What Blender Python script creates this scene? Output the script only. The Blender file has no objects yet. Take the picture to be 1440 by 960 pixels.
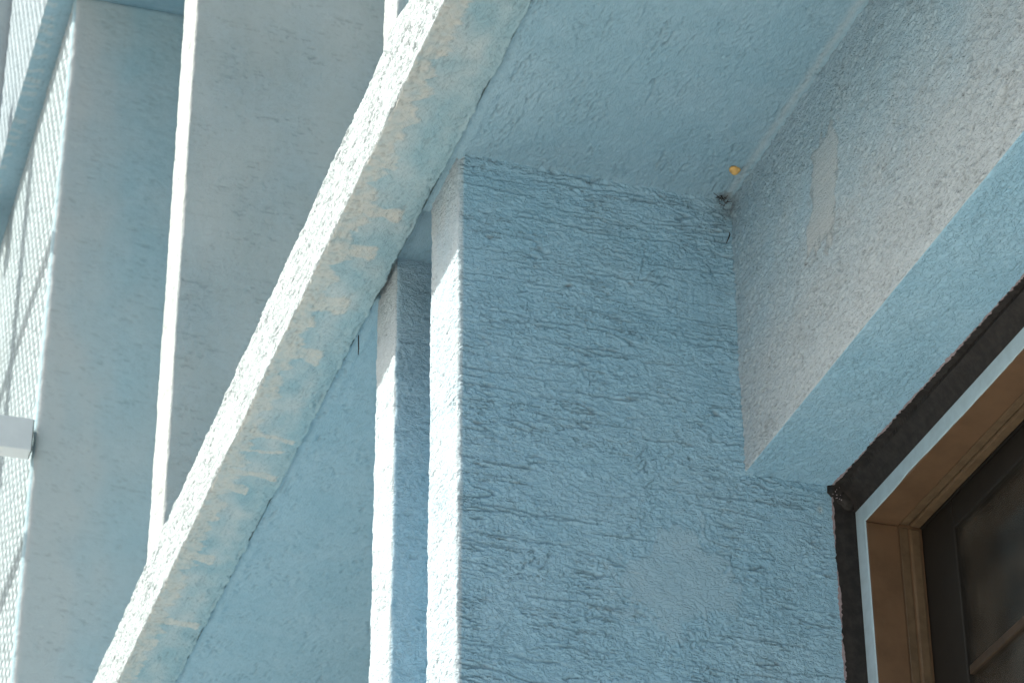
import bpy, bmesh, math, random
import numpy as np
from mathutils import Vector, Matrix

random.seed(7)
scene = bpy.context.scene
C = scene.collection

# ------------------------------------------------------------------ camera
# X runs out of the facade into the room, Y along the facade (away), Z up; metres
PITCH, YAW, ROLL, FPX = math.radians(31.005), math.radians(17.833), math.radians(-0.341), 3979.3
fwd = Vector((math.sin(YAW) * math.cos(PITCH), math.cos(YAW) * math.cos(PITCH), math.sin(PITCH)))
rgt = Vector((math.cos(YAW), -math.sin(YAW), 0))
up = rgt.cross(fwd)
ri = math.cos(ROLL) * rgt + math.sin(ROLL) * up
u2 = -math.sin(ROLL) * rgt + math.cos(ROLL) * up
cam_data = bpy.data.cameras.new('camera')
cam_data.sensor_width = 36
cam_data.lens = FPX / 1440 * 36
cam_data.clip_end = 2000
cam_data.dof.use_dof = True
cam_data.dof.focus_distance = 5.75
cam_data.dof.aperture_fstop = 14
cam = bpy.data.objects.new('camera', cam_data)
C.objects.link(cam)
m = Matrix((ri, u2, -fwd)).transposed().to_4x4()
m.translation = (0, 0, 1.6)
cam.matrix_world = m
scene.camera = cam

# ------------------------------------------------------------------ light
SUN = Vector((-1.0, 0.45, 1.24)).normalized()
world = bpy.data.worlds.new('World')
scene.world = world
world.use_nodes = True
wn = world.node_tree.nodes
sky = wn.new('ShaderNodeTexSky')
sky.sky_type = 'NISHITA'
sky.sun_disc = False
sky.sun_elevation = math.asin(SUN.z)
sky.sun_rotation = math.atan2(SUN.x, SUN.y)
sky.air_density = 1.0
sky.dust_density = 6.0
bg = wn['Background']
bg.inputs['Strength'].default_value = 0.12
world.node_tree.links.new(sky.outputs[0], bg.inputs[0])
sd = bpy.data.lights.new('sun', 'SUN')
sd.energy = 4.5
sd.angle = math.radians(0.5)
sd.color = (1.0, 0.93, 0.83)
so = bpy.data.objects.new('sun', sd)
C.objects.link(so)
so.location = (-8, 4, 14)
so.rotation_euler = (-SUN).to_track_quat('-Z', 'Y').to_euler()
scene.view_settings.view_transform = 'Standard'
scene.view_settings.look = 'None'
scene.view_settings.gamma = 1
scene.view_settings.exposure = 0.70
scene.cycles.use_denoising = True
scene.cycles.max_bounces = 8
scene.cycles.diffuse_bounces = 6


# ------------------------------------------------------------------ noise
def _hash(ix, iy, iz, seed):
    h = (ix.astype(np.int64) * 374761393 + iy.astype(np.int64) * 668265263 + iz.astype(np.int64) * 2147483647 + seed * 974634777) & 0xFFFFFFFF
    h = ((h ^ (h >> 13)) * 1274126177) & 0xFFFFFFFF
    h = ((h ^ (h >> 15)) * 2246822519) & 0xFFFFFFFF
    return h ^ (h >> 16)


def noise2(x, y, seed=0):
    """gradient noise in about -1..1"""
    x = np.asarray(x, float); y = np.asarray(y, float)
    x0 = np.floor(x); y0 = np.floor(y)
    fx = x - x0; fy = y - y0
    ux = fx * fx * fx * (fx * (fx * 6 - 15) + 10); uy = fy * fy * fy * (fy * (fy * 6 - 15) + 10)
    z = np.zeros_like(x0)
    def g(dx, dy):
        a = _hash(x0 + dx, y0 + dy, z, seed) * (2 * math.pi / 4294967296.0)
        return np.cos(a) * (fx - dx) + np.sin(a) * (fy - dy)
    a = g(0, 0); b = g(1, 0); c = g(0, 1); d = g(1, 1)
    return 1.5 * ((a + (b - a) * ux) * (1 - uy) + (c + (d - c) * ux) * uy)


def noise3(P, scale, seed=0):
    """value noise on points, about -1..1"""
    Q = P / scale
    F = np.floor(Q); f = Q - F; w = f * f * (3 - 2 * f)
    r = 0
    for i in (0, 1):
        for j in (0, 1):
            for k in (0, 1):
                h = _hash(F[:, 0] + i, F[:, 1] + j, F[:, 2] + k, seed) / 2147483648.0 - 1
                r = r + h * (w[:, 0] if i else 1 - w[:, 0]) * (w[:, 1] if j else 1 - w[:, 1]) * (w[:, 2] if k else 1 - w[:, 2])
    return r


def sstep(a, b, x):
    t = np.clip((x - a) / (b - a), 0, 1)
    return t * t * (3 - 2 * t)


def strokes(u, v, seed, lu, lv, wid):
    """trowelled float-finish grooves running along u: thin broken lines"""
    vv = v + 0.007 * noise2(u / 0.16, v / 0.09, seed + 1) + 0.0017 * noise2(u / 0.014, v / 0.012, seed + 2)
    uu = u + 0.012 * noise2(u / 0.06, v / 0.05, seed + 3)
    n = noise2(uu / lu, vv / lv, seed + 4)
    line = 1 - sstep(wid * .3, wid, np.abs(n))
    seg = sstep(-.30, 0.0, noise2(uu / (lu * .6), vv / (lv * 1.1), seed + 5)) * (.35 + .65 * sstep(-.15, .25, noise2(u / .22, v / .12, seed + 6)))
    lip = sstep(wid, wid * 1.6, np.abs(n)) * (1 - sstep(wid * 1.6, wid * 3.0, np.abs(n)))
    return line * seg, lip * seg


def valley(n, w):
    return 1 - sstep(0, w, np.abs(n))


def plaster(u, v, seed, groove=1.0, grain=1.0, swirl=0.5, angle=0.0):
    """height in metres and groove dirt of a scratched render coat"""
    ca, sa = math.cos(angle), math.sin(angle)
    a = u * ca + v * sa; b = -u * sa + v * ca
    l1, p1 = strokes(a, b, seed, 0.200, 0.017, 0.075)
    l3, p3 = strokes(a, b, seed + 60, 0.070, 0.011, 0.085)
    l1 = np.maximum(l1, l3 * .7); p1 = np.maximum(p1, p3 * .7)
    t = 1.15
    a2 = a * math.cos(t) + b * math.sin(t); b2 = -a * math.sin(t) + b * math.cos(t)
    l2, p2 = strokes(a2, b2, seed + 40, 0.040, 0.012, 0.11)
    mix = sstep(0.10, 0.45, noise2(u / 0.16, v / 0.13, seed + 9) + swirl - 0.5)
    line = l1 * (1 - mix) + l2 * mix * 0.8
    lip = p1 * (1 - mix) + p2 * mix * 0.8
    h = -0.0034 * groove * line + 0.0019 * groove * lip
    # short crinkles between the grooves; they turn with the sweep of the trowel
    wa = 0.004 * noise2(u / .02, v / .02, seed + 8)
    ga = a * (1 - mix) + a2 * mix * .5 + wa; gb = b * (1 - mix) + b2 * mix + wa
    c1 = valley(noise2(a / 0.018 + wa * 60, b / 0.0078 + wa * 90, seed + 10), .24)
    c2 = valley(noise2(a2 / 0.014 + wa * 70, b2 / 0.0085 + wa * 70, seed + 15), .26)
    c3 = noise2(u / 0.0062, v / 0.0056, seed + 11)
    patchy = np.clip(0.30 + 0.80 * noise2(u / 0.055, v / 0.04, seed + 12) + .45 * noise2(u / .20, v / .16, seed + 17), .04, 1.2)
    h = h - 0.0011 * grain * patchy * np.maximum(c1, c2 * .85) + 0.0016 * grain * c3 * (.35 + .9 * patchy)
    h = h + 0.0013 * grain * noise2(a / 0.016, b / 0.010, seed + 16)
    h = h + 0.0016 * noise2(u / 0.12, v / 0.09, seed + 13) + 0.0010 * noise2(u / .045, v / .03, seed + 14)
    return h, line


# ------------------------------------------------------------------ materials
def nt(name):
    mt = bpy.data.materials.new(name)
    mt.use_nodes = True
    n = mt.node_tree.nodes; l = mt.node_tree.links
    return mt, n, l, n['Principled BSDF']


def mixc(n, l, fac, a, b, mode='MIX'):
    x = n.new('ShaderNodeMix'); x.data_type = 'RGBA'; x.blend_type = mode
    for s, val in ((0, fac), (6, a), (7, b)):
        if hasattr(val, 'links') or isinstance(val, bpy.types.NodeSocket):
            l.new(val, x.inputs[s])
        else:
            x.inputs[s].default_value = val if s == 0 else (*val, 1)
    return x.outputs[2]


def noise_node(n, l, scale, detail=4, rough=0.6, vec=None):
    t = n.new('ShaderNodeTexNoise')
    t.inputs['Scale'].default_value = scale; t.inputs['Detail'].default_value = detail; t.inputs['Roughness'].default_value = rough
    if vec is not None:
        l.new(vec, t.inputs['Vector'])
    return t.outputs['Fac']


def ramp(n, l, val, a, b, lo=0.0, hi=1.0):
    r = n.new('ShaderNodeMapRange'); l.new(val, r.inputs[0])
    r.inputs[1].default_value = a; r.inputs[2].default_value = b; r.inputs[3].default_value = lo; r.inputs[4].default_value = hi
    r.interpolation_type = 'SMOOTHSTEP'
    return r.outputs[0]


def plaster_mat(name, base, faded, bump=0.5, stretch=(.75, .75, 1.3)):
    mt, n, l, p = nt(name)
    tc = n.new('ShaderNodeTexCoord').outputs['Object']
    col = mixc(n, l, ramp(n, l, noise_node(n, l, 5.5, 5, .65, tc), .36, .66), base, faded)
    f2 = ramp(n, l, noise_node(n, l, 38, 5, .7, tc), .40, .70, 0, .34)
    col = mixc(n, l, f2, col, tuple(c * .78 for c in base))
    f3 = ramp(n, l, noise_node(n, l, 150, 3, .6, tc), .58, .75, 0, .25)
    col = mixc(n, l, f3, col, (0.42, 0.52, 0.54))
    def attr(nm):
        a = n.new('ShaderNodeAttribute'); a.attribute_name = nm
        return a.outputs['Fac']
    col = mixc(n, l, attr('worn_lit'), col, (0.52, 0.56, 0.56))  # wear, and also brightening painted in where light falls
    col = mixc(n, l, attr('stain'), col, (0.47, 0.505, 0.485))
    col = mixc(n, l, attr('soot_shade'), col, (0.09, 0.08, 0.06))  # grime, and also darkening painted in where shade falls
    col = mixc(n, l, attr('dirt'), col, (0.085, 0.10, 0.105))
    l.new(col, p.inputs['Base Color'])
    p.inputs['Roughness'].default_value = 0.82
    p.inputs['Specular IOR Level'].default_value = 0.22
    b = n.new('ShaderNodeBump'); b.inputs['Strength'].default_value = bump; b.inputs['Distance'].default_value = 0.0022
    mp = n.new('ShaderNodeMapping'); mp.inputs['Scale'].default_value = stretch; l.new(tc, mp.inputs['Vector'])
    v1 = noise_node(n, l, 95, 2, .5, mp.outputs[0])
    sb = n.new('ShaderNodeMath'); sb.operation = 'SUBTRACT'; l.new(v1, sb.inputs[0]); sb.inputs[1].default_value = .5
    ab = n.new('ShaderNodeMath'); ab.operation = 'ABSOLUTE'; l.new(sb.outputs[0], ab.inputs[0])
    cr = ramp(n, l, ab.outputs[0], .0, .075)
    gr = noise_node(n, l, 230, 4, .7, mp.outputs[0])
    ad = n.new('ShaderNodeMath'); ad.operation = 'MULTIPLY_ADD'; l.new(gr, ad.inputs[0]); ad.inputs[1].default_value = 1.1; l.new(cr, ad.inputs[2])
    l.new(ad.outputs[0], b.inputs['Height'])
    l.new(b.outputs[0], p.inputs['Normal'])
    return mt


BLUE = (0.300, 0.524, 0.665)
M_wall = plaster_mat('blue_plaster', BLUE, (0.338, 0.555, 0.69), .7)
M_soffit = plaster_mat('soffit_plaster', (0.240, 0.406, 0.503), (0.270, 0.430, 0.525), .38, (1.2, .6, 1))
M_pale = plaster_mat('faded_plaster', (0.33, 0.435, 0.475), (0.39, 0.475, 0.50), .5)
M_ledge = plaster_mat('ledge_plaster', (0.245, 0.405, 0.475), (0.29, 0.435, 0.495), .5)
M_fin = plaster_mat('grey_fin_plaster', (0.35, 0.415, 0.425), (0.355, 0.44, 0.47), .5)
M_wing = plaster_mat('far_wall_plaster', (0.35, 0.53, 0.60), (0.39, 0.555, 0.62), .5)


def simple(name, col, rough=.5, spec=.3, nscale=30, amt=.15, bump=0, bscale=60, metal=0, dark=None):
    mt, n, l, p = nt(name)
    tc = n.new('ShaderNodeTexCoord').outputs['Object']
    f = ramp(n, l, noise_node(n, l, nscale, 5, .65, tc), .35, .7)
    c2 = dark if dark else tuple(c * (1 - amt) for c in col)
    l.new(mixc(n, l, f, col, c2), p.inputs['Base Color'])
    p.inputs['Roughness'].default_value = rough; p.inputs['Specular IOR Level'].default_value = spec; p.inputs['Metallic'].default_value = metal
    if bump:
        b = n.new('ShaderNodeBump'); b.inputs['Strength'].default_value = bump; b.inputs['Distance'].default_value = 0.001
        l.new(noise_node(n, l, bscale, 4, .6, tc), b.inputs['Height']); l.new(b.outputs[0], p.inputs['Normal'])
    return mt


M_brown = simple('brown_frame_paint', (0.155, 0.093, 0.052), .42, .35, 14, .22, .15, 90)
M_bead = simple('brown_bead_paint', (0.145, 0.098, 0.056), .45, .35, 40, .3, .2, 120)
M_sash = simple('dark_sash_paint', (0.015, 0.013, 0.010), .6, .3, 20, .2)
M_rail = simple('rail_paint', (0.055, 0.038, 0.024), .5, .3, 25, .3)
M_tar = simple('black_sealant', (0.017, 0.0155, 0.0145), .75, .3, 45, .2, .5, 140, 0, (0.034, 0.030, 0.027))
M_primer = simple('primer', (0.36, 0.30, 0.31), .85, .2, 60, .3)
M_lip = simple('overpainted_lip', (0.42, 0.56, 0.62), .5, .35, 35, .12, .1, 80)
M_white = simple('white_metal_paint', (0.66, 0.71, 0.73), .4, .4, 9, .08)
M_foam = simple('yellow_foam', (0.72, 0.47, 0.17), .7, .3, 60, .2, .4, 300)
M_dark = simple('dark_fibre', (0.05, 0.048, 0.045), .9, .1, 60, .3)
M_room = simple('room_wall', (0.32, 0.25, 0.18), .9, .1, 3, .3)
M_block = simple('blocker_sand', (0.33, 0.27, 0.21), .9, .1, .5, .2)
M_bounce = simple('pale_bounce', (0.70, 0.68, 0.65), .6, .3, 2, .1)  # pale colour of the added bounce slab
M_ground = simple('pale_paving', (0.46, 0.44, 0.41), .9, .2, .6, .15, .4, 12)
glass, n, l, p = nt('window_glass')                  # thin dusty pane
n.remove(p)
tr = n.new('ShaderNodeBsdfTransparent'); tr.inputs[0].default_value = (.72, .70, .66, 1)
gl = n.new('ShaderNodeBsdfGlossy'); gl.inputs['Roughness'].default_value = .12; gl.inputs[0].default_value = (.8, .8, .8, 1)
du = n.new('ShaderNodeBsdfDiffuse'); du.inputs[0].default_value = (.30, .27, .22, 1)
fr = n.new('ShaderNodeFresnel'); fr.inputs[0].default_value = 1.22
m1 = n.new('ShaderNodeMixShader'); m2 = n.new('ShaderNodeMixShader')
dust = ramp(n, l, noise_node(n, l, 9, 5, .6, n.new('ShaderNodeTexCoord').outputs['Object']), .3, .75, .03, .12)
l.new(fr.outputs[0], m1.inputs[0]); l.new(tr.outputs[0], m1.inputs[1]); l.new(gl.outputs[0], m1.inputs[2])
l.new(dust, m2.inputs[0]); l.new(m1.outputs[0], m2.inputs[1]); l.new(du.outputs[0], m2.inputs[2])
l.new(m2.outputs[0], n['Material Output'].inputs[0])


# ------------------------------------------------------------------ mesh helpers
def link(name, me, mat, parent=None):
    o = bpy.data.objects.new(name, me)
    C.objects.link(o)
    if mat is not None:
        me.materials.append(mat)
    if parent is not None:
        o.parent = parent
    return o


def grid_mesh(name, V, Q, attrs=None, smooth=True):
    me = bpy.data.meshes.new(name)
    me.vertices.add(len(V)); me.vertices.foreach_set('co', np.ascontiguousarray(V, np.float32).ravel())
    me.loops.add(Q.size); me.loops.foreach_set('vertex_index', np.ascontiguousarray(Q, np.int32).ravel())
    me.polygons.add(len(Q))
    me.polygons.foreach_set('loop_start', np.arange(0, Q.size, 4, dtype=np.int32))
    me.polygons.foreach_set('use_smooth', np.full(len(Q), smooth))
    for k, a in (attrs or {}).items():
        at = me.attributes.new(k, 'FLOAT', 'POINT')
        at.data.foreach_set('value', np.ascontiguousarray(a, np.float32))
    me.update(calc_edges=True)
    return me


def axis(lo, hi, r, step, vis=None, coarse=0.4):
    """grid lines from lo to hi: fine inside vis, rounded ends get extra lines"""
    vis = vis or (lo, hi)
    a = [lo, lo + .2 * r, lo + .45 * r, lo + .7 * r, lo + r, hi - r, hi - .7 * r, hi - .45 * r, hi - .2 * r, hi]
    s, e = max(lo + r, vis[0]), min(hi - r, vis[1])
    if e > s:
        a += list(np.linspace(s, e, max(2, int((e - s) / step) + 1)))
    for p0, p1 in ((lo + r, s), (e, hi - r)):
        if p1 - p0 > coarse:
            a += list(np.linspace(p0, p1, int((p1 - p0) / coarse) + 2))
    return np.unique(np.round(a, 6))


def plaster_box(name, mat, parent, box, fine, vis, r, field, faces, edge_amp=.0015, coarse=.5):
    """rounded, displaced plaster block; faces = {'-x','+x',...} shown; field(face,P)->(h, attrs)"""
    (x0, x1), (y0, y1), (z0, z1) = box
    lo = np.array((x0, y0, z0)); hi = np.array((x1, y1, z1))
    ax = [axis(lo[i], hi[i], r, fine[i], vis[i], coarse) for i in range(3)]
    Vs, Qs, A, off = [], [], {k: [] for k in ('worn_lit', 'stain', 'soot_shade', 'dirt')}, 0
    for fc in ('-x', '+x', '-y', '+y', '-z', '+z'):
        i = 'xyz'.index(fc[1]); j, k = (i + 1) % 3, (i + 2) % 3
        shown = fc in faces
        aj, ak = ax[j], ax[k]
        if not shown:
            aj = np.array((lo[j], hi[j])); ak = np.array((lo[k], hi[k]))
            if True:
                aj = np.array((lo[j] + r * .3, hi[j] - r * .3)); ak = np.array((lo[k] + r * .3, hi[k] - r * .3))
        J, K = np.meshgrid(aj, ak, indexing='ij')
        P = np.zeros((J.size, 3)); P[:, j] = J.ravel(); P[:, k] = K.ravel(); P[:, i] = lo[i] if fc[0] == '-' else hi[i]
        at = {q: np.zeros(len(P)) for q in A}
        if shown:
            q = np.clip(P, lo + r, hi - r); d = P - q
            ln = np.linalg.norm(d, axis=1, keepdims=True)
            N = d / ln
            S = q + r * N
            h, extra = field(fc, S)
            ed = np.min(np.stack([P[:, j] - lo[j], hi[j] - P[:, j], P[:, k] - lo[k], hi[k] - P[:, k]]), axis=0)
            fade = sstep(.0, r * 1.4, ed)
            e3 = edge_amp * (noise3(S, .021, 5) * .6 + noise3(S, .0075, 6) * .4 + noise3(S, .045, 8) * .7 + noise3(S, .09, 7) * 1.0)
            tot = h * fade + e3 * (1 - fade * .75)
            P = S + N * tot[:, None]
            for q_, val in extra.items():
                at[q_] = val
        else:
            P[:, i] += (1 if fc[0] == '-' else -1) * r * .3
        nj, nk = len(aj), len(ak)
        I = (np.arange(nj - 1)[:, None] * nk + np.arange(nk - 1)[None, :]).ravel() + off
        Q = np.stack([I, I + nk, I + nk + 1, I + 1], 1)
        if fc[0] == '-':
            Q = Q[:, ::-1]
        Vs.append(P); Qs.append(Q); off += len(P)
        for q_ in A:
            A[q_].append(at[q_])
    V = np.concatenate(Vs); Q = np.concatenate(Qs)
    A = {k_: np.concatenate(v_) for k_, v_ in A.items()}
    key = np.round(V * 2e5).astype(np.int64)
    _, first, inv = np.unique(key, axis=0, return_index=True, return_inverse=True)
    inv = inv.ravel()
    me = grid_mesh(name, V[first], inv[Q], {k_: v_[first] for k_, v_ in A.items()})
    return link(name, me, mat, parent)


def bevel_box(name, mat, parent, x, y, z, bev=.003, seg=2):
    bm = bmesh.new()
    bmesh.ops.create_cube(bm, size=1)
    for v in bm.verts:
        v.co = Vector((x[0] + (v.co.x + .5) * (x[1] - x[0]), y[0] + (v.co.y + .5) * (y[1] - y[0]), z[0] + (v.co.z + .5) * (z[1] - z[0])))
    if bev:
        bmesh.ops.bevel(bm, geom=bm.edges[:], offset=bev, segments=seg, affect='EDGES', profile=.5)
    me = bpy.data.meshes.new(name); bm.to_mesh(me); bm.free()
    return link(name, me, mat, parent)


def sweep(name, mat, parent, rings, closed_ends=True, smooth=False):
    """skin a list of equal-length closed rings"""
    bm = bmesh.new()
    R = [[bm.verts.new(p_) for p_ in rg] for rg in rings]
    k = len(R[0])
    for a, b in zip(R, R[1:]):
        for i in range(k):
            bm.faces.new((a[i], a[(i + 1) % k], b[(i + 1) % k], b[i]))
    if closed_ends:
        bm.faces.new(R[0]); bm.faces.new(R[-1][::-1])
    bmesh.ops.recalc_face_normals(bm, faces=bm.faces[:])
    for f in bm.faces:
        f.smooth = smooth
    me = bpy.data.meshes.new(name); bm.to_mesh(me); bm.free()
    return link(name, me, mat, parent)


def tube(name, mat, parent, pts, rad, k=8):
    rings = []
    for i, p_ in enumerate(pts):
        p_ = Vector(p_)
        t = (Vector(pts[min(i + 1, len(pts) - 1)]) - Vector(pts[max(i - 1, 0)])).normalized()
        a = t.orthogonal().normalized(); b = t.cross(a)
        r_ = rad[i] if isinstance(rad, (list, tuple)) else rad
        rings.append([p_ + r_ * (math.cos(2 * math.pi * j / k) * a + math.sin(2 * math.pi * j / k) * b) for j in range(k)])
    return sweep(name, mat, parent, rings, True, True)


def thing(name, label, cat, loc=(0, 0, 0), group=None):
    o = bpy.data.objects.new(name, None); C.objects.link(o)
    o.location = loc; o['label'] = label; o['category'] = cat
    if group:
        o['group'] = group
    return o


def tag(o, label, cat, group=None):
    o['label'] = label; o['category'] = cat
    if group:
        o['group'] = group
    return o


# ------------------------------------------------------------------ ground
bm = bmesh.new()
bmesh.ops.create_grid(bm, x_segments=8, y_segments=8, size=400)
me = bpy.data.meshes.new('pavement'); bm.to_mesh(me); bm.free()
g = link('pavement', me, M_ground)
g['kind'] = 'structure'

# ------------------------------------------------------------------ building
B = thing('building', 'pale blue plastered building seen from below, with upright fins, ledges and a brown window', 'building')
XO, XS, XW, XF = 1.224, 1.407, 2.022, 2.267      # ledge edge, pillar face, lintel face, window frame face
ZS, ZL, Y1 = 5.031, 4.361, 4.735                 # soffit, lintel underside, front of the nearer pillar


def uv(fc, P):
    if fc[1] == 'x': return P[:, 1], P[:, 2]
    if fc[1] == 'y': return P[:, 0], P[:, 2]
    return P[:, 1], P[:, 0]


def generic(seed, groove=1., grain=1., swirl=.5, worn_lit=None, dirt=.28):
    def f(fc, P):
        u, v = uv(fc, P)
        h, line = plaster(u, v, seed, groove, grain, swirl)
        at = {'dirt': dirt * line}
        if worn_lit:
            at['worn_lit'] = worn_lit(fc, P)
        return h, at
    return f


def blob(u, v, cu, cv, ru, rv, ang, seed, rag=.35):
    u = u + .03 * noise2(u / .08, v / .08, seed + 3); v = v + .03 * noise2(u / .08, v / .08, seed + 4)
    a = (u - cu) * math.cos(ang) + (v - cv) * math.sin(ang); b = -(u - cu) * math.sin(ang) + (v - cv) * math.cos(ang)
    d = np.maximum(np.abs(a) / ru, np.abs(b) / rv) + rag * noise2(u / .03, v / .03, seed) + .5 * rag * noise2(u / .01, v / .01, seed + 1)
    return 1 - sstep(.80, 1.12, d), a, b


# --- soffit behind the ledge
def soffit_field(fc, P):
    u, v = P[:, 1], P[:, 0]
    h, line = plaster(u, v, 300, 1.15, .7, .38, .10)
    # small cove where the soffit runs into pillar and lintel
    cove = .004 * np.exp(-np.maximum(XW - v, 0) / .006) + .007 * np.exp(-np.maximum(Y1 - u, 0) / .010) * (u < Y1 + .01) * (v > XS)
    # irregular ridge of filler next to the ledge
    s = v - 1.393
    ridge = .004 * np.exp(-((s - .022 - .008 * noise2(u / .09, u * 0, 311)) / .010) ** 2) * (0.5 + noise2(u / .06, u * 0, 312))
    soot_shade = .85 * (1 - sstep(.008, .026, np.hypot(u - 4.715, v - 2.005) + .010 * noise2(u / .008, v / .008, 313)))
    return h + cove + ridge, {'dirt': .22 * line, 'soot_shade': soot_shade * .55, 'worn_lit': .28 * np.exp(-((XW - v - .014 - .004 * noise2(u / .05, u * 0, 315)) / .008) ** 2)}


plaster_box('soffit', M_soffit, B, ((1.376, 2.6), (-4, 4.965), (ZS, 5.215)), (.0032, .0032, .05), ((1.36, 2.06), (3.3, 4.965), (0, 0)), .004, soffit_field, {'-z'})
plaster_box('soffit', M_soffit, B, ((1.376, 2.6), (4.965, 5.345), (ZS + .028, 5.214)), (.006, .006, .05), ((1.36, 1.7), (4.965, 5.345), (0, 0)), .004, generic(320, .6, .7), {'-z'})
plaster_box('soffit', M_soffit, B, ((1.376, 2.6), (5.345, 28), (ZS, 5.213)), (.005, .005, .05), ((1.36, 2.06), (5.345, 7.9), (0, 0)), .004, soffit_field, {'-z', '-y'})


# --- ledge: projecting edge of the floor slab with run-off stains on its underside
DRIPS = ((4.809, .066, .013), (4.93, .06, .012), (4.982, .128, .034), (5.06, .05, .010), (5.147, .115, .036), (5.25, .045, .012), (5.377, .112, .050), (5.50, .04, .02), (5.627, .110, .046),
         (5.80, .05, .018), (6.042, .150, .013), (6.10, .135, .009), (6.235, .150, .020), (6.327, .096, .03), (6.50, .06, .02), (6.74, .10, .034), (6.92, .06, .02), (7.155, .148, .028), (7.3, .06, .03),
         (7.62, .09, .03), (4.60, .05, .02), (4.45, .035, .03), (4.3, .04, .03))


def ledge_field(fc, P):
    u, v = uv(fc, P)
    if fc == '-x':
        h, line = plaster(u, v, 410, 1.5, 1.6, .15)
        return h, {'dirt': .5 * line, 'worn_lit': .6 + 0 * u}  # whole front face paled in colour to read as full sun
    h, line = plaster(u, v, 420, .65, .9, .6)
    w = v - XO
    ww = w + .004 * noise2(u / .016, w / .016, 431)
    edge = 1 - sstep(.012, .075, w + .030 * noise2(u / .06, w / .03, 434) + .012 * noise2(u / .015, w / .012, 435))
    L = .046 + .034 * noise2(u / .05, u * 0, 429) + .010 * noise2(u / .013, u * 0, 428)
    st = .9 * (1 - sstep(L - .003, L + .007, ww)) * np.clip(.74 + .45 * noise2(u / .025, w / .02, 427), 0, 1)
    for i, (yc, Lk, wd) in enumerate(DRIPS):
        lean = (.35, -.25, .1, .5, -.1)[i % 5]
        cy = yc + .006 * noise2(w / .03, w * 0 + i * 3.7, 430) + lean * (w - Lk) * .6
        bulb = np.exp(-((w - Lk + .012) / .014) ** 2)
        wid = wd * (.62 + .25 * noise2(w / .025, w * 0 + i, 432) + .18 * bulb + .5 * np.exp(-w / .02))
        m1 = (1 - sstep(wid * .82, wid * 1.12, np.abs(u - cy))) * (1 - sstep(Lk - .004, Lk + .003, ww))
        st = np.maximum(st, m1 * np.clip(.80 + .35 * noise2(u / .02, w / .02, 433) - .25 * sstep(.25, .5, noise2(u / .008, w / .008, 445)), 0, 1))
    st = np.clip(st, 0, .92)
    worn_lit = (.22 + .45 * noise2(u / .11, w / .07, 436)) * (1 - sstep(.10, .15, w + .02 * noise2(u / .04, w / .04, 437)))
    soot_shade = .22 * edge * sstep(.1, .6, noise2(u / .012, w / .010, 438) + .4 * noise2(u / .09, w / .09, 439))
    crack = np.exp(-((w - .156 - .006 * noise2(u / .05, u * 0, 440)) / .0022) ** 2) * sstep(-.2, .3, noise2(u / .12, u * 0, 441))
    seam = .9 * sstep(.1628, .1655, w)
    return h * (1 + .8 * sstep(.13, .15, w)) + .0022 * st - .003 * crack + .0022 * noise2(u / .05, w / .035, 442), {'dirt': np.clip(.25 * line + .35 * crack * (.4 + noise2(u / .06, u * 0, 446)) + .15 * seam, 0, .8), 'stain': st, 'worn_lit': np.clip(worn_lit, 0, .6), 'soot_shade': soot_shade}


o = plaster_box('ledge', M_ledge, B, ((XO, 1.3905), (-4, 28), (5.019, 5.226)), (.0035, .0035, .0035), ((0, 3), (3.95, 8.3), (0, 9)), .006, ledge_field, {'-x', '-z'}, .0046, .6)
o['label'] = 'long ledge with a sunlit white edge and beige drip stains underneath'


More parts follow.
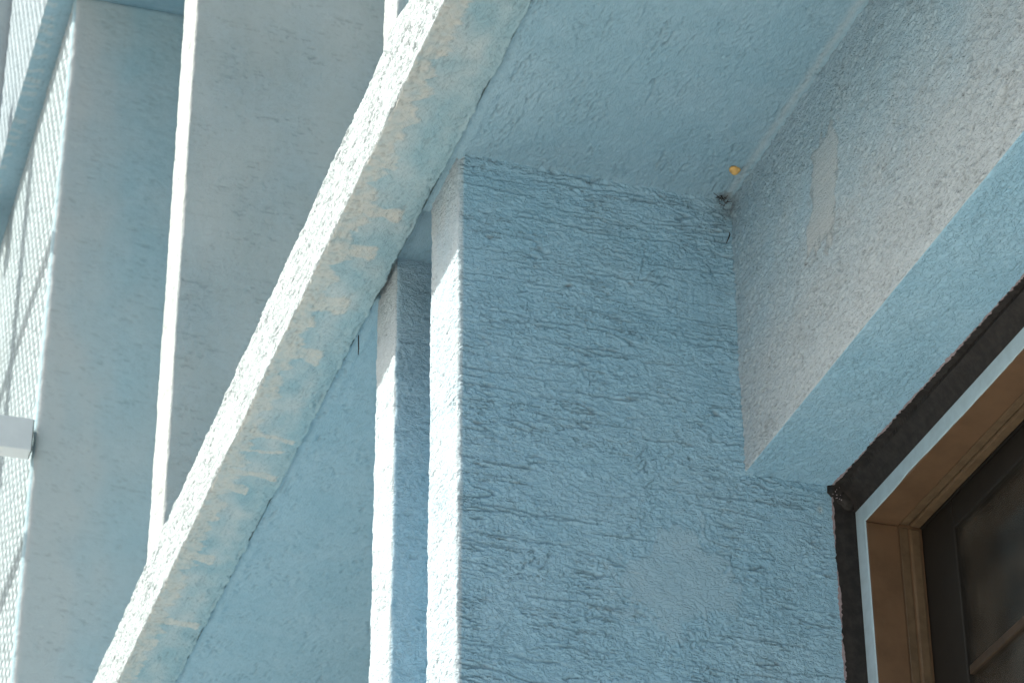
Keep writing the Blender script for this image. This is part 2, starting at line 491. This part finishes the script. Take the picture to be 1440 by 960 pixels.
# --- nearer pillar (wall end) with the trowelled repair patch
def pillar_field(fc, P):
    u, v = uv(fc, P)
    if fc == '-x':
        h, line = plaster(u, v, 110, .7, 1.2, .9)
        worn_lit = .35 + .15 * noise2(u / .05, v / .1, 111)
        gr = sstep(.10, .14, u - Y1 - .15 + .05) * sstep(4.90, 4.98, v) * .5
        return h, {'dirt': .30 * line, 'worn_lit': worn_lit + .2, 'soot_shade': gr}  # side face lightened in colour to read as sunlit
    h, line = plaster(u, v, 120, 1.3, 1.1, .34, -.06 + 0)
    rg = random.Random(5)
    long = np.zeros_like(u)
    for i in range(92):
        vc = 5.02 - 1.30 * rg.random() ** 1.25; ln = rg.uniform(.03, .15); uc = rg.uniform(1.41, 2.19); sl = rg.uniform(-.05, .045); dp = rg.uniform(.5, 1.0); wd = rg.uniform(.0013, .0021)
        sel = np.nonzero((np.abs(v - vc) < .03) & (np.abs(u - uc) < ln * 1.1))[0]
        if not len(sel):
            continue
        us, vs = u[sel], v[sel]
        dv = vs - vc - sl * (us - uc) - .0045 * noise2(us / .05, us * 0 + i * 1.7, 151) - .0022 * noise2(us / .014, us * 0 + i * 2.9, 152)
        end = 1 - sstep(.75, 1.0, np.abs(us - uc) / ln + .2 * noise2(us / .02, us * 0 + i, 153))
        cut = np.exp(-(dv / wd) ** 2) * end * dp
        h[sel] += -.0036 * cut + .0012 * np.exp(-((dv + .0042) / .0026) ** 2) * end * dp
        long[sel] = np.maximum(long[sel], cut)
    line = np.maximum(line, .8 * long)
    m, a, b = blob(u, v, 1.866, 4.085, .118, .088, math.radians(38), 121, .42)
    fine = .00035 * noise2(a / .0035, b / .05, 124) + .0003 * noise2(a / .012, b / .09, 125)
    rim = np.exp(-((m - .5) / .22) ** 2)
    h = h * (1 - m) + m * (.0012 + 1.6 * fine) + .0009 * rim
    # vertical comb marks near the inner corner, raised rim of the coat
    mc = (1 - sstep(.05, .09, np.abs(u - 1.955))) * (1 - sstep(.05, .075, np.abs(v - 4.77 + .03 * noise2(u / .03, v / .05, 126))))
    h = h * (1 - .6 * mc) + mc * .0011 * noise2(u / .008, v / .09, 127)
    cove = -.010 * np.exp(-(ZS - v) / .014) - .006 * np.exp(-np.maximum(XW - u, 0) / .010) * (v > ZL) * (u < XW + .02)
    h = h - cove + .0035 * np.exp(-((ZS - v - .014 - .005 * noise2(u / .06, u * 0, 141)) / .006) ** 2) * np.clip(.6 + noise2(u / .05, u * 0, 142), 0, 1.4)
    h = h * (1 - .75 * sstep(2.19, 2.21, u) * (v < ZL + .02))
    nick = np.exp(-(((u - 1.648) / .008) ** 2 + ((v - 4.748 - .3 * (u - 1.648)) / .0035) ** 2))
    h = h - .004 * nick
    scar = np.exp(-(((u - 2.187) / .006) ** 2 + ((v - 4.303) / .008) ** 2))
    top = sstep(4.98, 5.03, v + .01 * noise2(u / .04, v / .04, 128)) * .10  # painted shade along the top, under the soffit
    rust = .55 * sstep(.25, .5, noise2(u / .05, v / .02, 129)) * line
    soot_shade = np.clip(.8 * nick + top + .5 * np.exp(-np.hypot(u - 2.02, v - 5.0) / .03), 0, .8)
    corner = 1 - sstep(.008, .014, u - XS)
    return h, {'dirt': np.clip(.34 * line * (1 - m) + .25 * rim * sstep(-.1, .4, noise2(u / .02, v / .02, 155)), 0, 1), 'worn_lit': np.clip(.13 * m + .5 * corner, 0, .6), 'soot_shade': soot_shade, 'stain': np.clip(.5 * rust + .5 * scar, 0, .6)}


o = plaster_box('pillar', M_wall, B, ((XS, 2.62), (Y1, 4.948), (0.05, 5.06)), (.0022, .003, .0022), ((1.3, 2.23), (4, 5), (3.74, 5.06)), .011, pillar_field, {'-x', '-y'}, .0032, .5)
o['label'] = 'broad pillar with horizontal grooves and a smooth repair patch, beside the window'

o = plaster_box('pillar', M_wall, B, ((1.402, 2.62), (5.205, 5.372), (0.05, 5.09)), (.004, .004, .004), ((1.3, 1.62), (5, 6), (3.74, 5.09)), .010, generic(130, .9, 1.15, .7, lambda fc, P: .4 * (fc == '-x') + .25 * (1 - sstep(.05, .16, P[:, 0] - 1.402)) + 0 * P[:, 0]), {'-x', '-y'}, .0026, .5)  # side face and outer edge paled, painting in sun and bounced light
o['label'] = 'narrower pillar half hidden behind the broad pillar'


# --- lintel over the window
def lintel_field(fc, P):
    u, v = uv(fc, P)
    if fc == '-x':
        h, line = plaster(u, v, 210, 1.35, 1.7, .12, .04)
        m, a, b = blob(u, v, 4.262, 4.755, .060, .120, math.radians(16), 218, .24)
        h = h * (1 - m) + m * (.0020 + .0011 * noise2((v - .06 * u) / .007, u / .10, 213))
        rim = np.exp(-((m - .5) / .22) ** 2)
        low = 1 - sstep(4.42, 4.95, v + .08 * noise2(u / .1, v / .1, 214))  # painted light: the face grows paler towards its foot
        pits = sstep(.38, .56, noise2(u / .020, v / .0050, 215)) * (.40 + .60 * low)
        drip = .35 * sstep(.3, .6, noise2(u / .02, v / .015, 216)) * low
        cove = .002 * np.exp(-(ZS - v) / .005)
        soot_shade = .5 * np.exp(-np.hypot(u - 4.72, v - 5.01) / .03)
        return h - .0010 * pits + cove, {'dirt': np.clip(.2 * line * (1 - m) + .36 * pits * (1 - m) + .35 * rim, 0, .8), 'worn_lit': np.clip(.24 + .48 * low + .28 * m, 0, .85), 'stain': np.clip(.12 * m + .2 * drip, 0, .5), 'soot_shade': soot_shade + .10 * sstep(4.75, 5.0, v)}  # last term darkens the top, painting in shade below the soffit
    h, line = plaster(u, v, 220, .8, .95, .4, .08)
    h = h * (1 - .8 * sstep(2.19, 2.212, v))
    return h, {'dirt': .2 * line}


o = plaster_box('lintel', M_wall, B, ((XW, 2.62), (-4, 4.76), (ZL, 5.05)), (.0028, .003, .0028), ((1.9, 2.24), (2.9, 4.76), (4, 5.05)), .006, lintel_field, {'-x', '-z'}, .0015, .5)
o['label'] = 'deep lintel over the window, its face paler towards the bottom'

# --- upright fins standing on the ledge
FIN = lambda s: generic(s, .9, .8, .35, lambda fc, P: np.clip(.28 + .35 * noise2(P[:, 0] / .2, P[:, 2] / .35, s + 70), 0, .7), .22)
o = plaster_box('fin', M_fin, B, ((XO + .002, 2.3), (4.590, 4.702), (5.21, 9.46)), (.006, .006, .006), ((1, 1.5), (0, 9), (5.2, 5.7)), .008, FIN(510), {'-x', '-y'}, .002, .5)
o['label'] = 'nearest fin, only its foot showing at the top edge'
o = plaster_box('fin', M_fin, B, ((XO + .002, 2.3), (7.018, 7.245), (5.21, 9.46)), (.005, .006, .006), ((1, 2.0), (0, 9), (5.2, 7.5)), .010, FIN(520), {'-x', '-y'}, .0022, .5)
o['label'] = 'middle fin with a bright sunlit outer edge'


# --- far wing: fin-wide wall whose outer face carries the rough diamond render
def wing_field(fc, P):
    u, v = uv(fc, P)
    if fc == '-y':
        h, line = plaster(u, v, 530, .9, .85, .35)
        return h, {'dirt': .2 * line, 'worn_lit': np.clip(.05 + .6 * (1 - sstep(.02, .40, u - XO + .08 * noise2(u / .1, v / .2, 533))) + .35 * (1 - sstep(6.4, 8.6, v)) + .2 * noise2(u / .2, v / .35, 531), 0, .8)}  # paler outward and downward: bounced light put into the colour
    row = v / .055
    col = u / .085 + .5 * (np.floor(row) % 2) + .04 * noise2(u / .08, v / .08, 540)
    fr, fcx = row - np.floor(row) - .5, col - np.floor(col) - .5
    d = np.abs(fr) * .85 + np.abs(fcx) * 1.25
    pit = 1 - sstep(.42, .60, d + .05 * noise2(u / .02, v / .02, 541))
    on = sstep(.03, .06, u - 10.17)
    return -.012 * pit * on + .001 * noise2(u / .03, v / .02, 542), {'dirt': .9 * pit * on, 'worn_lit': .4 * on + 0 * u}


o = plaster_box('wall', M_wing, B, ((XO + .002, 2.3), (10.17, 24), (5.21, 9.478)), (.012, .010, .0085), ((1, 1.95), (10.17, 13.2), (5.9, 9.478)), .034, wing_field, {'-x', '-y'}, .003, .6)
o['label'] = 'far wall end with diamond textured sunlit face'


def upper_ledge_field(fc, P):
    u, v = uv(fc, P)
    if fc == '-x':
        return wing_field(fc, P)
    h, line = plaster(u, v, 450, .8, .9, .5)
    w = v - 1.113
    st = np.zeros_like(u)
    for i in range(44):
        yc = 10.0 + i * .085 + .03 * math.sin(i * 5.1); L = .03 + .05 * abs(math.sin(i * 3.3)); wd = .012 + .012 * abs(math.sin(i * 1.7))
        cy = yc + .02 * noise2(w / .04, w * 0 + i * 2.2, 451)
        st = np.maximum(st, (1 - sstep(wd * .5, wd, np.abs(u - cy))) * (1 - sstep(L - .01, L + .004, w)))
    return h, {'dirt': .3 * line, 'stain': .22 * st, 'worn_lit': .15 * st}


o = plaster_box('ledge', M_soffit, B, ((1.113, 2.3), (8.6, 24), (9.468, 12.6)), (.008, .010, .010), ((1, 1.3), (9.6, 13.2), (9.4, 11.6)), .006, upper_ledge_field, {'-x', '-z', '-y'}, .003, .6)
o['label'] = 'upper ledge in the far corner with a stained shaded underside'
o = plaster_box('fin', M_pale, B, ((1.032, 1.125), (11.9, 12.1), (9.3, 13)), (.01, .01, .02), ((1, 1.2), (11, 13), (9.3, 11.8)), .008, FIN(560), {'-x', '-y', '-z'}, .003, .6)
o['label'] = 'far fin at the left edge above the upper ledge'

# --- facade behind the fins, storeys below and interior
bevel_box('wall', M_pale, B, (2.28, 2.5), (-4, 26), (5.22, 12.5), 0)
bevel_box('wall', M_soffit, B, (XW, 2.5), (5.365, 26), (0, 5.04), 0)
bevel_box('wall', M_wall, B, (XW, 2.62), (-4, 4.74), (0.0, 2.3), 0)
bevel_box('wall', M_wall, B, (XW, 2.62), (-4, 2.2), (2.3, 4.37), 0)
bevel_box('bounce_slab', M_bounce, B, (.75, 2.03), (1.75, 4.73), (2.05, 2.29), .01)  # unseen slab, added to bounce sunlight up under the lintel
bevel_box('roof', M_pale, B, (1.3, 9), (-4.2, 26), (12.55, 12.8), 0)
bevel_box('wall', M_room, B, (5.6, 5.8), (-4, 26), (0, 12.6), 0)
bevel_box('wall', M_room, B, (2.6, 5.7), (4.74, 4.95), (0, 12.6), 0)
bevel_box('wall', M_room, B, (2.6, 5.7), (-4.2, -4), (0, 12.6), 0)
bevel_box('floor', M_room, B, (2.6, 5.7), (-4, 4.8), (1.9, 2.1), 0)
bevel_box('ceiling', M_room, B, (2.6, 5.7), (-4, 4.8), (4.9, 5.1), 0)


OB = thing('sky_blocker', 'plain sandy block added across the street to hold back low sky light', 'building')  # unseen, added to shut out sky light near the horizon
bevel_box('wall', M_block, OB, (-24, -15), (-25, 45), (0, 5.5), .05)
# ------------------------------------------------------------------ window
def ribbon(name, mat, parent, prof_out, prof_in, rows, jag, seed, thick):
    """ragged strip: outer edge wanders by jag, given as lists of (outer, mid..., inner) point functions"""
    bm = bmesh.new(); prev = None
    for i in range(rows + 1):
        t = i / rows
        e = jag * (noise2(np.array([i * .37]), np.array([seed * 1.3]), seed)[0] * .6 + random.uniform(-.45, .45) * (.55 + .9 * noise2(np.array([i * .06]), np.array([.7]), seed + 2)[0]) + .8 * noise2(np.array([i * .045]), np.array([.2]), seed + 1)[0])
        pts = [bm.verts.new(p_) for p_ in prof_out(t, e)]
        if prev:
            for a, b, c, d in zip(prev, prev[1:], pts[1:], pts):
                bm.faces.new((a, b, c, d))
        prev = pts
    bmesh.ops.recalc_face_normals(bm, faces=bm.faces[:])
    me = bpy.data.meshes.new(name); bm.to_mesh(me); bm.free()
    return link(name, me, mat, parent)


ZH0, ZH1 = 4.268, 4.306           # head frame: bottom and top
YJ0, YJ1 = 4.691, 4.732           # jamb frame: room-side... inner and outer face along the facade
YN = 2.25                         # near end of the opening
W = bevel_box('window', M_brown, B, (2.30, 2.395), (YJ0 + .004, YJ1), (2.35, ZH1 - .004), .001)
W['label'] = 'brown painted window under the lintel'
# frame members seen from below
bevel_box('jamb', M_brown, W, (XF + .001, 2.341), (YJ0, YJ1), (2.35, ZH0 - .0005), .0025)
bevel_box('head', M_brown, W, (XF + .001, 2.341), (YN, YJ1), (ZH0, ZH1), .0025)
bevel_box('bead', M_bead, W, (2.343, 2.364), (YJ0 + .003, YJ1), (2.35, ZH0), .003)
bevel_box('bead', M_bead, W, (2.366, 2.390), (YJ0 + .000, YJ1), (2.35, ZH0 - .002), .004)
bevel_box('bead', M_bead, W, (2.343, 2.364), (YN, YJ0), (ZH0 + .003, ZH1), .003)
bevel_box('bead', M_bead, W, (2.366, 2.390), (YN, YJ0 - .0005), (ZH0 - .000, ZH1), .004)
bevel_box('head_backing', M_sash, W, (2.392, 2.60), (YN, YJ1), (ZH0 + .001, ZL + .004), .001)
# sliding sash
bevel_box('stile', M_sash, W, (2.396, 2.424), (4.555, YJ1), (2.4, ZH0), .003)
bevel_box('rail', M_sash, W, (2.396, 2.424), (YN, 4.555), (4.205, ZH0), .003)
bevel_box('glazing_bar', M_rail, W, (2.398, 2.420), (YN, 4.552), (3.882, 3.902), .003)
bevel_box('pane', glass, W, (2.406, 2.412), (YN, 4.56), (3.895, 4.21), 0)
bevel_box('pane', glass, W, (2.406, 2.412), (YN, 4.56), (2.45, 3.885), 0)


# overpainted lip: wall paint carried on to the front edge of the frame, its inner edge wandering
def lip_jamb(t, e):
    z = 2.35 + t * (ZH0 - 2.35 + .004)
    y = YJ0 + .001 + max(0, e * .35 + .004 * noise2(np.array([t * 13.]), np.array([1.5]), 77)[0])
    return [(XF + .0015, YJ1 + .003, z), (XF - .001, YJ1 + .001, z), (XF - .0015, y, z), (XF + .0012, y - .0012, z)]


def lip_head(t, e):
    y = YN + t * (YJ1 - YN)
    z = ZH0 + .001 + max(0, e * .3 + .005 * noise2(np.array([t * 17.]), np.array([.5]), 78)[0])
    return [(XF + .0015, y, ZH1 + .003), (XF - .001, y, ZH1 + .001), (XF - .0015, y, z), (XF + .0012, y, z - .0012)]


ribbon('painted_edge', M_lip, W, lip_jamb, None, 260, .005, 3, 0)
ribbon('painted_edge', M_lip, W, lip_head, None, 300, .005, 5, 0)


# black sealant between plaster and frame, with a pinkish primer edge showing under it
def seal_jamb(w, off):
    def f(t, e):
        z = 2.3 + t * (ZL + .002 - 2.3)
        x = 2.217 - w + e - .0035 * (z - 4.33)
        y = Y1 - off
        return [(x, Y1 + .004, z), (x + .001, y, z), (x + .02, y - .001, z), (XF - .006, y + .001, z), (XF + .006, y + .002, z)]
    return f


def seal_head(w, off):
    def f(t, e):
        y = YN + t * (Y1 + .004 - YN)
        s = max(0, (y - 4.60)) * .02
        x = 2.219 - w + e - s + .010 * (4.735 - y) / .85
        z = ZL - off
        return [(x, y, ZL + .004), (x + .001, y, z), (x + .014, y, z - .002), (XF - .028, y, z - .012), (XF - .012, y, z - .030), (XF + .002, y, ZH1 - .001 - off), (XF + .02, y, ZH1 - .001 - off)]
    return f


ribbon('primer', M_primer, W, lambda t, e: seal_jamb(.003, .0012)(t, e)[:2] + [Vector(seal_jamb(.003, .0012)(t, 0)[1]) + Vector((.010, 0, 0))], None, 520, .0030, 11, 0)
ribbon('primer', M_primer, W, lambda t, e: seal_head(.003, .0010)(t, e)[:2] + [Vector(seal_head(.003, .0010)(t, 0)[1]) + Vector((.008, 0, 0))], None, 620, .0030, 12, 0)
ribbon('sealant', M_tar, W, seal_jamb(0, .003), None, 520, .0040, 13, 0)
ribbon('sealant', M_tar, W, seal_head(0, .003), None, 620, .0045, 14, 0)


# dab of sealant smeared over the inner corner
def lump(name, mat, parent, c, rx, ry, rz, seed, rag=.35, sub=3):
    bm = bmesh.new(); bmesh.ops.create_icosphere(bm, subdivisions=sub, radius=1)
    for v in bm.verts:
        q = np.array([[v.co.x, v.co.y, v.co.z]])
        s = 1 + rag * noise3(q + 9, .7, seed)[0] + rag * .4 * noise3(q + 9, .25, seed + 1)[0]
        v.co = Vector((c[0] + v.co.x * rx * s, c[1] + v.co.y * ry * s, c[2] + v.co.z * rz * s))
    for f in bm.faces: f.smooth = True
    me = bpy.data.meshes.new(name); bm.to_mesh(me); bm.free()
    return link(name, me, mat, parent)


lump('sealant_dab', M_tar, W, (2.226, 4.733, 4.350), .020, .010, .018, 21)
lump('sealant_dab', M_tar, W, (2.248, 4.731, 4.330), .024, .010, .024, 22)
for i in range(26):
    lump('paint_speck', M_primer, W, (random.uniform(2.212, 2.262), 4.7245 - random.uniform(0, .0015), random.uniform(4.325, 4.358)), *(random.uniform(.0007, .0018) for _ in range(3)), i, .3, 1)

# ------------------------------------------------------------------ small things
y = lump('foam_blob', M_foam, None, (1.987, 4.613, 5.0285), .0135, .0115, .0085, 31, .22)
tag(y, 'small yellow blob of foam stuck on the soffit near the lintel corner', 'foam blob')

t = tube('twig', M_dark, None, [(2.004, 4.722, 4.912), (2.008, 4.716, 4.924), (2.012, 4.717, 4.935), (2.012, 4.720, 4.941)], [.0007, .0014, .0014, .0009], 6)
tag(t, 'tiny dark twig clinging in the corner below the yellow blob', 'twig')

wv = tube('wire_stub', M_dark, None, [(1.396, 5.512, 5.040), (1.3965, 5.515, 5.020), (1.3985, 5.519, 4.998), (1.3965, 5.514, 4.978)], [.0012, .0014, .0014, .001], 6)
tag(wv, 'short dark wire stub hanging from the seam between ledge and soffit', 'wire')

bm = bmesh.new()
for i in range(20):
    c = Vector((2.000 + random.gauss(0, .007), 4.716 + random.gauss(0, .006), 5.021 + random.gauss(0, .005)))
    d = Vector((random.gauss(0, 1), random.gauss(0, 1), random.gauss(0, 1))).normalized() * random.uniform(.004, .011)
    s = d.orthogonal().normalized() * random.uniform(.0004, .0008); k = d.cross(s).normalized() * s.length
    vs = [bm.verts.new(c + a) for a in (-d + s, -d - s * .5 + k, -d - s * .5 - k)] + [bm.verts.new(c + a) for a in (d + s, d - s * .5 + k, d - s * .5 - k)]
    for a, b in ((0, 1), (1, 2), (2, 0)):
        bm.faces.new((vs[a], vs[b], vs[b + 3], vs[a + 3]))
me = bpy.data.meshes.new('cobweb'); bm.to_mesh(me); bm.free()
cw = link('cobweb', me, M_dark)
tag(cw, 'dark dusty cobweb tuft in the corner of soffit, pillar and lintel', 'cobweb')

# white metal sun-shade frame standing off the far wall; its bars throw the shadows on the lit face
S = thing('shade_frame', 'white metal beam of a sun shade frame fixed to the far wall', 'metal frame', (1.2, 10.15, 7.18))


def rel(o):
    o.data.transform(Matrix.Translation(-S.location)); return o


rel(bevel_box('beam', M_white, S, (.80, 1.214), (10.115, 10.20), (7.112, 7.258), .004))
rel(bevel_box('end_cap', M_sash, S, (1.2145, 1.2175), (10.118, 10.197), (7.114, 7.256), .0005))
rel(bevel_box('post', M_white, S, (.80, .90), (11.39, 11.51), (5.0, 9.9), .004))
rel(bevel_box('crossbar', M_white, S, (.83, .88), (10.201, 11.389), (7.16, 7.215), .004))
rel(bevel_box('crossbar', M_white, S, (.83, .88), (11.511, 13.8), (7.16, 7.215), .004))
rel(bevel_box('crossbar', M_white, S, (.83, .88), (9.9, 11.389), (8.60, 8.655), .004))
rel(bevel_box('crossbar', M_white, S, (.83, .88), (11.511, 13.8), (8.60, 8.655), .004))
